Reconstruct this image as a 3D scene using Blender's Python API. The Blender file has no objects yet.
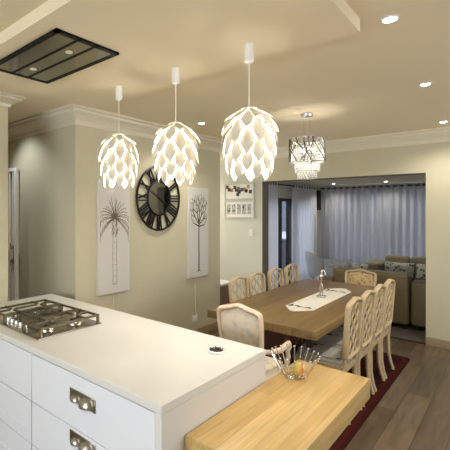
import bpy, bmesh, math, random
from mathutils import Vector, Matrix
random.seed(7)
C = bpy.context.scene.collection
PI = math.pi
R = math.radians

# ------------------------------------------------------------------ materials
def srgb(r, g, b):
    f = lambda c: ((c / 255 + .055) / 1.055) ** 2.4 if c > 10 else c / 255 / 12.92
    return (f(r), f(g), f(b), 1)

def base_mat(name):
    m = bpy.data.materials.new(name); m.use_nodes = True
    nt = m.node_tree; p = nt.nodes['Principled BSDF']
    return m, nt, p

def mat(name, col, rough=.5, metal=0, bump=0, bscale=80, var=.0, vscale=6, spec=.5):
    m, nt, p = base_mat(name)
    p.inputs['Base Color'].default_value = col
    p.inputs['Roughness'].default_value = rough
    p.inputs['Metallic'].default_value = metal
    p.inputs['Specular IOR Level'].default_value = spec
    tc = nt.nodes.new('ShaderNodeTexCoord')
    if var:
        n = nt.nodes.new('ShaderNodeTexNoise'); n.inputs['Scale'].default_value = vscale; n.inputs['Detail'].default_value = 4
        nt.links.new(tc.outputs['Object'], n.inputs['Vector'])
        mx = nt.nodes.new('ShaderNodeMix'); mx.data_type = 'RGBA'
        mx.inputs[6].default_value = tuple(c * (1 - var) for c in col[:3]) + (1,)
        mx.inputs[7].default_value = tuple(min(1, c * (1 + var)) for c in col[:3]) + (1,)
        nt.links.new(n.outputs['Fac'], mx.inputs[0]); nt.links.new(mx.outputs[2], p.inputs['Base Color'])
    if bump:
        n = nt.nodes.new('ShaderNodeTexNoise'); n.inputs['Scale'].default_value = bscale; n.inputs['Detail'].default_value = 3
        nt.links.new(tc.outputs['Object'], n.inputs['Vector'])
        b = nt.nodes.new('ShaderNodeBump'); b.inputs['Strength'].default_value = bump; b.inputs['Distance'].default_value = .01
        nt.links.new(n.outputs['Fac'], b.inputs['Height']); nt.links.new(b.outputs['Normal'], p.inputs['Normal'])
    return m

def wood(name, c1, c2, pw, pl, gap, rough=.4, grain=.35, mortar=.004, gscale=(1.2, 22)):
    """planks or staves that run along local Y"""
    m, nt, p = base_mat(name)
    N, L = nt.nodes.new, nt.links.new
    tc = N('ShaderNodeTexCoord'); mp = N('ShaderNodeMapping'); mp.inputs['Rotation'].default_value = (0, 0, PI / 2)
    L(tc.outputs['Object'], mp.inputs['Vector'])
    br = N('ShaderNodeTexBrick'); br.offset = .37; br.inputs['Scale'].default_value = 1
    br.inputs['Brick Width'].default_value = pl; br.inputs['Row Height'].default_value = pw
    br.inputs['Mortar Size'].default_value = mortar; br.inputs['Mortar Smooth'].default_value = .3
    br.inputs['Color1'].default_value = c1; br.inputs['Color2'].default_value = c2; br.inputs['Mortar'].default_value = gap
    L(mp.outputs['Vector'], br.inputs['Vector'])
    m2 = N('ShaderNodeMapping'); m2.inputs['Scale'].default_value = (gscale[1], gscale[0], gscale[1])
    L(tc.outputs['Object'], m2.inputs['Vector'])
    no = N('ShaderNodeTexNoise'); no.inputs['Scale'].default_value = 1.6; no.inputs['Detail'].default_value = 6; no.inputs['Distortion'].default_value = .7
    L(m2.outputs['Vector'], no.inputs['Vector'])
    cr = N('ShaderNodeValToRGB'); cr.color_ramp.elements[0].position = .3; cr.color_ramp.elements[1].position = .72
    cr.color_ramp.elements[0].color = (1 - grain, 1 - grain, 1 - grain * 1.1, 1); cr.color_ramp.elements[1].color = (1, 1, 1, 1)
    L(no.outputs['Fac'], cr.inputs['Fac'])
    mx = N('ShaderNodeMix'); mx.data_type = 'RGBA'; mx.blend_type = 'MULTIPLY'; mx.inputs[0].default_value = 1
    L(br.outputs['Color'], mx.inputs[6]); L(cr.outputs['Color'], mx.inputs[7]); L(mx.outputs[2], p.inputs['Base Color'])
    p.inputs['Roughness'].default_value = rough
    b = N('ShaderNodeBump'); b.inputs['Strength'].default_value = .15; b.inputs['Distance'].default_value = .004
    L(no.outputs['Fac'], b.inputs['Height']); L(b.outputs['Normal'], p.inputs['Normal'])
    return m

def spots(name, bg, fg, scale, lo, hi, rough=.8, extra=None):
    """fabric printed with blots (voronoi cells broken by noise)"""
    m, nt, p = base_mat(name); N, L = nt.nodes.new, nt.links.new
    tc = N('ShaderNodeTexCoord'); no = N('ShaderNodeTexNoise'); no.inputs['Scale'].default_value = scale * .8
    L(tc.outputs['Object'], no.inputs['Vector'])
    ad = N('ShaderNodeMix'); ad.data_type = 'RGBA'; ad.inputs[0].default_value = .06
    L(tc.outputs['Object'], ad.inputs[6]); L(no.outputs['Color'], ad.inputs[7])
    vo = N('ShaderNodeTexVoronoi'); vo.inputs['Scale'].default_value = scale; L(ad.outputs[2], vo.inputs['Vector'])
    cr = N('ShaderNodeValToRGB'); e = cr.color_ramp.elements
    e[0].position = lo; e[0].color = fg; e[1].position = hi; e[1].color = bg
    if extra:
        x = e.new(lo * .5); x.color = extra
    L(vo.outputs['Distance'], cr.inputs['Fac']); L(cr.outputs['Color'], p.inputs['Base Color'])
    p.inputs['Roughness'].default_value = rough
    return m

def emit(name, col, s):
    m, nt, p = base_mat(name)
    p.inputs['Base Color'].default_value = col; p.inputs['Emission Color'].default_value = col; p.inputs['Emission Strength'].default_value = s
    return m

def translucent(name, col, tcol, fac, transp=0):
    m, nt, p = base_mat(name); N, L = nt.nodes.new, nt.links.new
    p.inputs['Base Color'].default_value = col; p.inputs['Roughness'].default_value = .7
    p.inputs['Specular IOR Level'].default_value = .2
    t = N('ShaderNodeBsdfTranslucent'); t.inputs['Color'].default_value = tcol
    mx = N('ShaderNodeMixShader'); mx.inputs[0].default_value = fac
    L(p.outputs[0], mx.inputs[1]); L(t.outputs[0], mx.inputs[2])
    out = nt.nodes['Material Output']; last = mx
    if transp:
        tr = N('ShaderNodeBsdfTransparent'); m2 = N('ShaderNodeMixShader'); m2.inputs[0].default_value = transp
        L(mx.outputs[0], m2.inputs[1]); L(tr.outputs[0], m2.inputs[2]); last = m2
    L(last.outputs[0], out.inputs['Surface'])
    return m

def clear_glass(name, tint=(.95, .97, 1, 1), refl=.1):
    m, nt, p = base_mat(name); N, L = nt.nodes.new, nt.links.new
    t = N('ShaderNodeBsdfTransparent'); t.inputs['Color'].default_value = tint
    g = N('ShaderNodeBsdfGlossy'); g.inputs['Roughness'].default_value = .05
    mx = N('ShaderNodeMixShader'); mx.inputs[0].default_value = refl
    L(t.outputs[0], mx.inputs[1]); L(g.outputs[0], mx.inputs[2]); L(mx.outputs[0], nt.nodes['Material Output'].inputs['Surface'])
    return m

M = {}
M['wall'] = mat('wall paint', srgb(203, 196, 167), .75, var=.03, vscale=3, bump=.12, bscale=140)
M['wallpale'] = mat('pale wall paint', srgb(214, 212, 200), .75, var=.02, vscale=3)
M['ceil'] = mat('ceiling paint', srgb(230, 216, 184), .8, var=.02, vscale=2)
M['crown'] = mat('cornice plaster', srgb(224, 215, 192), .6)
M['skirt'] = mat('skirting', srgb(150, 130, 100), .5)
M['quartz'] = mat('white quartz', srgb(216, 215, 211), .22, var=.01, vscale=90)
M['cab'] = mat('white lacquer', srgb(226, 228, 234), .35)
M['gap'] = mat('dark gap', srgb(70, 70, 72), .8)
M['nickel'] = mat('brushed nickel', srgb(176, 172, 164), .28, 1)
M['darknickel'] = mat('dark nickel', srgb(104, 100, 94), .35, .9)
M['steel'] = mat('stainless steel', srgb(170, 164, 152), .27, 1)
M['chrome'] = mat('chrome', srgb(225, 225, 228), .1, 1)
M['silver'] = mat('silver', srgb(215, 212, 205), .2, 1)
M['iron'] = mat('cast iron', srgb(120, 110, 90), .36, .9, bump=.2, bscale=120)
M['black'] = mat('black metal', srgb(22, 20, 19), .42, .3)
M['blackgloss'] = mat('black satin', srgb(10, 10, 10), .5, spec=.2)
M['mirror'] = mat('dark mirror', srgb(120, 120, 118), .04, 1)
M['hoodglass'] = mat('smoked mirror glass', srgb(150, 144, 126), .1, 1)
M['bar'] = wood('light oak staves', srgb(216, 184, 124), srgb(200, 164, 102), .06, 2.3, srgb(190, 152, 92), .35, .3, .0012, (1.3, 26))
M['oak'] = wood('weathered oak', srgb(144, 117, 74), srgb(120, 95, 57), .16, 2.7, srgb(96, 72, 44), .38, .3, .002, (1.4, 16))
M['lam'] = wood('laminate floor', srgb(132, 112, 88), srgb(100, 84, 65), .19, 1.3, srgb(62, 52, 42), .32, .42, .003, (1.6, 14))
M['washed'] = mat('whitewashed carved wood', srgb(192, 171, 134), .5, var=.22, vscale=26, bump=.3, bscale=60)
M['paleframe'] = mat('limewashed wood', srgb(216, 192, 166), .5, var=.16, vscale=16, bump=.25, bscale=60)
M['seat'] = spots('grey seat fabric with dark medallions', srgb(168, 165, 158), srgb(62, 60, 58), 9.5, .26, .33)
M['toile'] = spots('cream upholstery with grey print', srgb(218, 204, 180), srgb(190, 184, 168), 16, .1, .5, .85)
M['carved'] = spots('carved golden panel', srgb(196, 170, 120), srgb(128, 104, 66), 24, .15, .5, .6)
M['floral'] = spots('black and white floral fabric', srgb(196, 196, 186), srgb(44, 46, 44), 17, .24, .42, .85, srgb(120, 126, 112))
M['greypat'] = spots('grey patterned fabric', srgb(180, 182, 186), srgb(128, 132, 138), 26, .15, .5, .85)
M['leather'] = mat('olive tan leather', srgb(116, 103, 75), .48, bump=.15, bscale=90, var=.05)
M['leatherlight'] = mat('tan leather cushion', srgb(146, 133, 100), .5, bump=.15, bscale=90)
M['linen'] = mat('runner linen', srgb(226, 222, 208), .9, bump=.3, bscale=220)
M['thread'] = mat('dark embroidery', srgb(38, 36, 36), .8)
M['white'] = mat('white paint', srgb(238, 236, 230), .45)
M['canvas'] = mat('white canvas', srgb(214, 210, 202), .85, bump=.3, bscale=260)
M['ink'] = mat('dark brown ink', srgb(48, 38, 30), .7)
M['inkgrey'] = mat('soft grey brown ink', srgb(110, 98, 84), .7)
M['sheer'] = translucent('sheer curtain', srgb(196, 196, 194), srgb(198, 200, 203), .5)
M['sheer2'] = translucent('white sheer curtain', srgb(240, 240, 242), srgb(240, 242, 246), .6)
M['petal'] = translucent('pendant petal', srgb(214, 207, 190), srgb(255, 238, 212), .004)
M['petal'].node_tree.nodes['Principled BSDF'].inputs['Roughness'].default_value = .5
M['bulb'] = emit('warm bulb', (1, .9, .72, 1), 25)
M['crystalbulb'] = emit('crystal lamp bulb', (1, .95, .88, 1), 4)
M['spot'] = emit('downlight', (1, .96, .88, 1), 14)
M['spotdim'] = emit('dim downlight', (1, .96, .9, 1), 14)
M['crystal'] = translucent('crystal', srgb(206, 204, 198), srgb(255, 250, 240), .07)
M['crystal'].node_tree.nodes['Principled BSDF'].inputs['Roughness'].default_value = .08
M['crystal'].node_tree.nodes['Principled BSDF'].inputs['Specular IOR Level'].default_value = 1
M['tile'] = mat('grey floor tile', srgb(104, 98, 90), .3, var=.1, vscale=4)
M['glass'] = clear_glass('window glass')
M['brownfab'] = mat('brown upholstery', srgb(128, 104, 88), .8, bump=.2)
M['fruit'] = None
def fruit_mat():
    m, nt, p = base_mat('ripe mango skin'); N, L = nt.nodes.new, nt.links.new
    tc = N('ShaderNodeTexCoord'); sp = N('ShaderNodeSeparateXYZ'); no = N('ShaderNodeTexNoise'); no.inputs['Scale'].default_value = 18
    L(tc.outputs['Object'], sp.inputs[0]); L(tc.outputs['Object'], no.inputs['Vector'])
    a = N('ShaderNodeMath'); a.operation = 'MULTIPLY_ADD'; a.inputs[1].default_value = 8; a.inputs[2].default_value = .14; L(sp.outputs['X'], a.inputs[0])
    b = N('ShaderNodeMath'); b.operation = 'MULTIPLY_ADD'; b.inputs[1].default_value = .7; L(no.outputs['Fac'], b.inputs[0]); L(a.outputs[0], b.inputs[2])
    cr = N('ShaderNodeValToRGB'); e = cr.color_ramp.elements
    e[0].position = .2; e[0].color = srgb(146, 158, 60); e[1].position = .85; e[1].color = srgb(190, 60, 36)
    x = e.new(.5); x.color = srgb(206, 160, 62)
    L(b.outputs[0], cr.inputs[0]); L(cr.outputs[0], p.inputs['Base Color']); p.inputs['Roughness'].default_value = .35
    return m
M['fruit'] = fruit_mat()
def rug_mat(x0, x1, y0, y1):
    m, nt, p = base_mat('persian rug pile'); N, L = nt.nodes.new, nt.links.new
    tc = N('ShaderNodeTexCoord'); sp = N('ShaderNodeSeparateXYZ'); L(tc.outputs['Object'], sp.inputs[0])
    def mth(op, a, b=None):
        n = N('ShaderNodeMath'); n.operation = op
        for i, v in enumerate((a, b)):
            if v is None: continue
            if isinstance(v, (int, float)): n.inputs[i].default_value = v
            else: L(v, n.inputs[i])
        return n.outputs[0]
    hx, hy = (x1 - x0) / 2, (y1 - y0) / 2
    dx = mth('SUBTRACT', hx, mth('ABSOLUTE', sp.outputs['X'])); dy = mth('SUBTRACT', hy, mth('ABSOLUTE', sp.outputs['Y']))
    d = mth('MINIMUM', dx, dy)
    band = N('ShaderNodeValToRGB'); band.color_ramp.interpolation = 'CONSTANT'
    e = band.color_ramp.elements
    e[0].position = 0; e[0].color = srgb(58, 19, 15); e[1].position = .30; e[1].color = srgb(52, 16, 15)
    for pos, c in ((.03, srgb(84, 28, 22)), (.06, srgb(40, 22, 20)), (.20, srgb(84, 28, 22)), (.23, srgb(50, 24, 22))):
        k = e.new(pos); k.color = c
    L(d, band.inputs[0])
    vo = N('ShaderNodeTexVoronoi'); vo.inputs['Scale'].default_value = 14; L(tc.outputs['Object'], vo.inputs['Vector'])
    c2 = N('ShaderNodeValToRGB'); c2.color_ramp.interpolation = 'CONSTANT'
    f = c2.color_ramp.elements; f[0].position = 0; f[0].color = srgb(112, 72, 54); f[1].position = .22; f[1].color = srgb(58, 26, 24)
    g = f.new(.12); g.color = srgb(30, 22, 28)
    h = f.new(.45); h.color = srgb(58, 20, 18)
    L(vo.outputs['Distance'], c2.inputs[0])
    mx = N('ShaderNodeMix'); mx.data_type = 'RGBA'; mx.inputs[0].default_value = .5
    L(band.outputs[0], mx.inputs[6]); L(c2.outputs[0], mx.inputs[7]); L(mx.outputs[2], p.inputs['Base Color'])
    p.inputs['Roughness'].default_value = .95; p.inputs['Specular IOR Level'].default_value = .1
    return m

# ------------------------------------------------------------------ mesh helpers
class MB:
    def __init__(s): s.b = bmesh.new()
    def box(s, x0, x1, y0, y1, z0, z1, bev=0, seg=2):
        g = bmesh.ops.create_cube(s.b, size=1, matrix=Matrix.Translation(((x0+x1)/2, (y0+y1)/2, (z0+z1)/2)) @ Matrix.Diagonal((x1-x0, y1-y0, z1-z0, 1)))
        if bev:
            es = set(e for v in g['verts'] for e in v.link_edges)
            bmesh.ops.bevel(s.b, geom=list(es), offset=bev, segments=seg, profile=.6, affect='EDGES')
        return s
    def bar(s, p0, p1, w, t, up=(0, 0, 1)):
        """flat bar between two points"""
        a, b = Vector(p0), Vector(p1); d = (b - a); L = d.length; d.normalize()
        u = Vector(up); x = d.cross(u)
        if x.length < 1e-4: x = d.cross(Vector((1, 0, 0)))
        x.normalize(); y = x.cross(d)
        m = Matrix((x, y, d)).transposed().to_4x4(); m.translation = (a + b) / 2
        bmesh.ops.create_cube(s.b, size=1, matrix=m @ Matrix.Diagonal((w, t, L, 1)))
        return s
    def tube(s, pts, r, seg=8, closed=False, flat=(1, 1), up=None):
        P = [Vector(p) for p in pts]; n = len(P)
        rad = r if isinstance(r, (list, tuple)) else [r] * n
        rings = []; X = None
        for i in range(n):
            if closed: d = P[(i + 1) % n] - P[i - 1]
            else: d = P[min(i + 1, n - 1)] - P[max(i - 1, 0)]
            d.normalize()
            if up is not None:
                X = d.cross(Vector(up))
                if X.length < 1e-4: X = d.orthogonal()
            elif X is None: X = d.orthogonal()
            else: X = X - d * X.dot(d)
            X.normalize(); Y = d.cross(X)
            rings.append([s.b.verts.new(P[i] + (X * math.cos(2*PI*k/seg) * flat[0] + Y * math.sin(2*PI*k/seg) * flat[1]) * rad[i]) for k in range(seg)])
        for i in range(n if closed else n - 1):
            A, B = rings[i], rings[(i + 1) % n]
            for k in range(seg):
                s.b.faces.new((A[k], A[(k+1) % seg], B[(k+1) % seg], B[k]))
        if not closed:
            s.b.faces.new(rings[0][::-1]); s.b.faces.new(rings[-1])
        return s
    def lathe(s, prof, seg=24, c=(0, 0, 0)):
        """profile of (radius, z)"""
        rings = []
        for r, z in prof:
            if r < 1e-5: rings.append([s.b.verts.new((c[0], c[1], c[2] + z))])
            else: rings.append([s.b.verts.new((c[0] + r*math.cos(2*PI*k/seg), c[1] + r*math.sin(2*PI*k/seg), c[2] + z)) for k in range(seg)])
        for A, B in zip(rings, rings[1:]):
            for k in range(seg):
                k2 = (k + 1) % seg
                if len(A) == 1 and len(B) == 1: continue
                if len(A) == 1: s.b.faces.new((A[0], B[k2], B[k]))
                elif len(B) == 1: s.b.faces.new((A[k], A[k2], B[0]))
                else: s.b.faces.new((A[k], A[k2], B[k2], B[k]))
        return s
    def ball(s, c, rx, ry=None, rz=None, u=12, v=8):
        ry = ry or rx; rz = rz or rx
        bmesh.ops.create_uvsphere(s.b, u_segments=u, v_segments=v, radius=1, matrix=Matrix.Translation(c) @ Matrix.Diagonal((rx, ry, rz, 1)))
        return s
    def prism(s, poly, z0, z1):
        A = [s.b.verts.new((x, y, z0)) for x, y in poly]; B = [s.b.verts.new((x, y, z1)) for x, y in poly]
        n = len(poly)
        for k in range(n): s.b.faces.new((A[k], A[(k+1) % n], B[(k+1) % n], B[k]))
        s.b.faces.new(A[::-1]); s.b.faces.new(B)
        return s
    def run(s, path, prof):
        """profile of (offset to the right of the path, z) swept along a mitred 2D path"""
        P = [Vector(p) for p in path]; n = len(P); cols = []
        for i in range(n):
            ns = []
            if i > 0: d = (P[i] - P[i-1]).normalized(); ns.append(Vector((d.y, -d.x)))
            if i < n - 1: d = (P[i+1] - P[i]).normalized(); ns.append(Vector((d.y, -d.x)))
            m = ns[0] if len(ns) == 1 else (ns[0] + ns[1]) / (1 + ns[0].dot(ns[1]))
            cols.append([s.b.verts.new((P[i].x + m.x * o, P[i].y + m.y * o, z)) for o, z in prof])
        k = len(prof)
        for A, B in zip(cols, cols[1:]):
            for j in range(k): s.b.faces.new((A[j], A[(j+1) % k], B[(j+1) % k], B[j]))
        s.b.faces.new(cols[0]); s.b.faces.new(cols[-1][::-1])
        return s
    def rot(s, ang, axis='Z', c=(0, 0, 0)):
        bmesh.ops.rotate(s.b, verts=s.b.verts[:], cent=c, matrix=Matrix.Rotation(ang, 3, axis)); return s
    def move(s, v):
        bmesh.ops.translate(s.b, verts=s.b.verts[:], vec=v); return s
    def mesh(s, name, m, smooth=True):
        bmesh.ops.recalc_face_normals(s.b, faces=s.b.faces[:])
        if smooth:
            for f in s.b.faces: f.smooth = True
            for e in s.b.edges:
                if len(e.link_faces) == 2 and e.calc_face_angle(0) > R(38): e.smooth = False
        me = bpy.data.meshes.new(name); s.b.to_mesh(me); s.b.free()
        if m: me.materials.append(m)
        return me
    def build(s, name, m, parent=None, loc=None, rotz=0, smooth=True):
        o = bpy.data.objects.new(name, s.mesh(name, m, smooth)); C.objects.link(o)
        if parent: o.parent = parent
        if loc: o.location = loc
        if rotz: o.rotation_euler = (0, 0, rotz)
        return o

def tag(o, label, cat, group=None):
    o['label'] = label; o['category'] = cat
    if group: o['group'] = group
    return o
def struct(o):
    o['kind'] = 'structure'; return o
def thing(name, label, cat, loc=(0, 0, 0), rotz=0, group=None):
    o = bpy.data.objects.new(name, None); C.objects.link(o); o.empty_display_size = .1
    o.location = loc; o.rotation_euler = (0, 0, rotz)
    return tag(o, label, cat, group)
def dup(root, loc, rotz, label, group=None):
    r = root.copy(); C.objects.link(r); r.location = loc; r.rotation_euler = (0, 0, rotz); r['label'] = label
    if group: r['group'] = group
    def rec(src, dst):
        for ch in list(src.children):
            c = ch.copy(); C.objects.link(c); c.parent = dst; rec(ch, c)
    rec(root, r)
    return r
def mod_sub(o, lv=2):
    m = o.modifiers.new('sub', 'SUBSURF'); m.levels = lv; m.render_levels = lv
    return o

# ------------------------------------------------------------------ the setting
CZ = 2.72      # main ceiling
BZ = 2.65      # underside of the lowered ceiling panel
WX = -3.158    # clock wall
BY = 6.113     # wall with the wide opening
struct(MB().box(-6.6, 2.7, -2.7, BY + .05, -.05, 0).build('floor', M['lam']))
struct(MB().box(-6.6, 2.7, BY + .05, 9.4, -.05, 0).build('floor_living', M['tile']))
struct(MB().box(-3.085, -.86, BY - .01, BY + .06, 0, .006).build('trim_1', M['ink']))
struct(MB().box(-6.6, 2.7, -2.7, BY + .22, CZ, CZ + .1).build('ceiling', M['ceil']))
struct(MB().box(-3.6, 2.7, BY + .22, 9.5, 2.28, 2.4).build('ceiling_living', M['ceil']))
struct(MB().box(-2.84, -.61, 1.055, 2.31, BZ, CZ).build('ceiling_panel', M['ceil']))
struct(MB().box(-6.6, WX, 2.343, 4.945, 0, CZ).build('wall_left', M['wall']))
struct(MB().box(-3.45, -3.3, -2.7, 1.705, 0, CZ).build('wall_kitchen', M['wall']))
w = MB(); w.box(-6.7, -6.6, -2.7, 5.05, 0, CZ); w.box(-6.7, -6.6, 6.0, 6.4, 0, CZ); w.box(-6.7, -6.6, 5.05, 6.0, 0, .9); w.box(-6.7, -6.6, 5.05, 6.0, 2.15, CZ)
struct(w.build('wall_hall', M['wall']))
f = MB(); f.box(-6.68, -6.62, 5.05, 5.1, .9, 2.15); f.box(-6.68, -6.62, 5.95, 6.0, .9, 2.15); f.box(-6.68, -6.62, 5.1, 5.95, .9, .95); f.box(-6.68, -6.62, 5.1, 5.95, 2.1, 2.15)
struct(f.build('window_added_4', M['white']))  # unseen window, added so cool daylight reaches the passage
struct(MB().box(-6.6, -3.0855, BY, BY + .21, 0, CZ).build('wall_passage', M['wallpale']))  # same wall as wall_back, in a paler colour
w = MB(); w.box(-.86, 2.7, BY, BY + .21, 0, CZ); w.box(-3.085, -.8595, BY, BY + .21, 2.19, CZ)
struct(w.build('wall_back', M['wall']))
w = MB(); w.box(2.7, 2.8, -2.7, 1.6, 0, CZ); w.box(2.7, 2.8, 5.2, 9.5, 0, CZ); w.box(2.7, 2.8, 1.6, 5.2, 0, .8); w.box(2.7, 2.8, 1.6, 5.2, 2.3, CZ)
struct(w.build('wall_right', M['wall']))
f = MB()
for y in (1.6, 2.78, 3.96, 5.14): f.box(2.72, 2.78, y, y + .06, .8, 2.3)
f.box(2.72, 2.78, 1.6, 5.2, .8, .86); f.box(2.72, 2.78, 1.6, 5.2, 2.24, 2.3)
struct(f.build('window_added_5', M['white']))  # unseen window, added to brighten the clock wall and ceiling
w = MB(); w.box(-6.6, -2.6, -2.8, -2.7, 0, CZ); w.box(.6, 2.7, -2.8, -2.7, 0, CZ); w.box(-2.6, .6, -2.8, -2.7, 0, .95); w.box(-2.6, .6, -2.8, -2.7, 2.25, CZ)
struct(w.build('wall_front', M['wallpale']))
f = MB()
for x in (-2.6, -1.03, .54): f.box(x, x + .06, -2.79, -2.72, .95, 2.25)
f.box(-2.6, .6, -2.79, -2.72, .95, 1.01); f.box(-2.6, .6, -2.79, -2.72, 2.19, 2.25)
struct(f.build('window_added_1', M['white']))  # unseen window behind the camera, added to bring daylight to the island
# living room shell
LX = -3.36
w = MB(); w.box(LX - .12, LX, BY + .21, 6.55, 0, 2.4); w.box(LX - .12, LX, 8.85, 9.5, 0, 2.4); w.box(LX - .12, LX, 6.55, 8.85, 1.95, 2.4)
struct(w.build('wall_living_left', M['wallpale']))
w = MB(); w.box(LX, -3.1, 9.3, 9.42, 0, 2.4); w.box(.6, 2.7, 9.3, 9.42, 0, 2.4); w.box(-3.1, .6, 9.3, 9.42, 0, .25); w.box(-3.1, .6, 9.3, 9.42, 2.12, 2.4)
struct(w.build('wall_far', M['wallpale']))
f = MB()
for x in (-3.1, -1.9, -.65, .54): f.box(x, x + .06, 9.32, 9.38, .25, 2.12)
f.box(-3.1, .6, 9.32, 9.38, .25, .31); f.box(-3.1, .6, 9.32, 9.38, 2.06, 2.12)
win2 = struct(f.build('window_2', M['black']))
struct(MB().box(-3.1, .6, 9.345, 9.353, .3, 2.07).build('window_2_pane', M['glass'], win2))
# black framed glazed door in the living room's left wall
f = MB(); y0, y1 = 6.55, 8.85
f.box(LX - .09, LX + .02, y0, y0 + .07, 0, 1.95); f.box(LX - .09, LX + .02, y1 - .07, y1, 0, 1.95); f.box(LX - .09, LX + .02, y0 + .07, y1 - .07, 1.89, 1.95); f.box(LX - .09, LX + .02, y0 + .07, y1 - .07, 0, .06)
f.box(LX - .06, LX, 7.33, 7.48, .06, 1.89); f.box(LX - .06, LX, 7.80, 7.96, .06, 1.89)
d1 = struct(f.build('door_1', M['black']))
struct(MB().box(LX - .035, LX - .03, y0 + .06, y1 - .06, .05, 1.9).build('door_1_pane', M['glass'], d1))
# outside the glazed door
struct(MB().box(-9, LX - .12, 4.9 + 1.6, 12, -.08, -.02).build('patio_floor', M['tile']))
w = MB(); w.box(-8.5, -3.5, 12.2, 12.3, -.02, 2.9)
struct(w.build('wall_patio', mat('patio wall', srgb(216, 220, 228), .8, var=.1, vscale=2)))
# cornices, skirting
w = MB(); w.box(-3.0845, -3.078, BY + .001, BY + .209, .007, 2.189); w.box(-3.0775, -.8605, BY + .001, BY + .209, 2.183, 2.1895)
struct(w.build('trim_5', mat('grey brown reveal', srgb(118, 110, 96), .7)))  # thin lining added over left jamb and header underside, darker than the walls
prof = [(0, 2.555), (.012, 2.555), (.02, 2.575), (.022, 2.60), (.045, 2.625), (.075, 2.65), (.10, 2.665), (.10, 2.69), (.125, 2.70), (.125, CZ), (0, CZ)]
struct(MB().run([(-6.59, 2.343), (WX, 2.343), (WX, 4.945), (-6.59, 4.945)], prof).build('trim_2', M['crown']))
struct(MB().run([(-6.59, BY), (2.69, BY)], prof).build('trim_3', M['crown']))
struct(MB().run([(-3.3, -2.69), (-3.3, 1.705), (-3.45, 1.705), (-3.45, -2.69)], [(o * .9, CZ - (CZ - z) * .55) for o, z in prof]).build('trim_4', M['crown']))
sk = [(0, 0), (.016, 0), (.016, .085), (.008, .1), (0, .1)]
struct(MB().run([(-6.59, 2.343), (WX, 2.343), (WX, 4.945), (-6.59, 4.945)], sk).build('baseboard_left', M['skirt']))
struct(MB().run([(-.86, BY), (2.69, BY)], sk).build('baseboard_right', M['skirt']))
struct(MB().run([(-6.59, BY), (-3.085, BY)], sk).build('baseboard_back', M['skirt']))

# ------------------------------------------------------------------ kitchen island
t = thing('countertop', 'white stone island worktop with waterfall end panel under the pendant lamps', 'countertop', (-2.15, 1.67, 0))
m = MB(); m.box(-1.11, 1.095, -.455, .465, .862, .9, .003, 1); m.build('worktop', M['quartz'], t)
MB().box(1.055, 1.094, -.454, .464, 0, .8615, .002, 1).build('end_panel', M['quartz'], t)
def cabinet(x0, x1, label, rows, shaker):
    t = thing('drawer_cabinet', label, 'cabinet', ((x0 + x1) / 2, 1.67, 0), 0, 'white drawer cabinets of the kitchen island')
    h = (x1 - x0) / 2
    m = MB(); m.box(-h + .001, h - .001, -.425, .44, .1, .86); m.build('carcass', M['cab'], t)
    MB().box(-h + .002, h - .002, -.37, .42, 0, .1).build('plinth', M['cab'], t)
    for i, (z0, z1, hz) in enumerate(rows):
        m = MB(); m.box(-h + .0025, h - .0025, -.447, -.4255, z0 + .002, z1 - .002, .003, 1)
        if shaker and i > 0:
            m.b.free(); m = MB(); a = .07
            m.box(-h + .0025, h - .0025, -.440, -.4255, z0 + .002, z1 - .002)
            m.box(-h + .0025, -h + a, -.447, -.44, z0 + .002, z1 - .002); m.box(h - a, h - .0025, -.447, -.44, z0 + .002, z1 - .002)
            m.box(-h + a, h - a, -.447, -.44, z1 - .06, z1 - .002); m.box(-h + a, h - a, -.447, -.44, z0 + .002, z0 + .06)
        d = m.build('drawer', M['cab'], t)
        hd = MB()
        hd.box(-.105, .105, -.452, -.4475, hz - .034, hz + .034, .002, 1)
        for sx, rr in ((-.055, .03), (.035, .045)):   # two half-round cups
            pr = []
            n = 8
            for k in range(n + 1):
                a = PI / 2 * k / n
                pr.append((rr * math.cos(a), rr * .75 * math.sin(a)))
            rings = []
            for o, w_ in pr:
                rings.append([hd.b.verts.new((sx + w_ * 0 + o * math.cos(PI * j / 10) * 1.05, -.452 - w_, hz - .022 + o * math.sin(PI * j / 10))) for j in range(11)])
            for A, B in zip(rings, rings[1:]):
                for j in range(10):
                    try: hd.b.faces.new((A[j], A[j+1], B[j+1], B[j]))
                    except ValueError: pass
        hd.build('cup_handle', M['nickel'], d)
    return t
cabinet(-2.08, -1.098, 'white island drawer unit at the waterfall end, two cup handles visible', [(.572, .855, .745), (.318, .572, .525), (.105, .318, .2)], False)
cabinet(-3.2, -2.082, 'white island drawer unit with recessed panel fronts below the gas hob', [(.572, .855, .745), (.318, .572, .505), (.105, .318, .17)], True)
t = thing('breakfast_bar', 'thick light oak breakfast bar butted against the white island end', 'table', (-.84, 1.98, 0))
MB().box(-.213, .21, -.61, .61, .605, .72, .004, 2).build('slab', M['bar'], t)
MB().box(-.205, .05, -.56, -.49, 0, .6045).build('leg', M['bar'], t)

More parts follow.
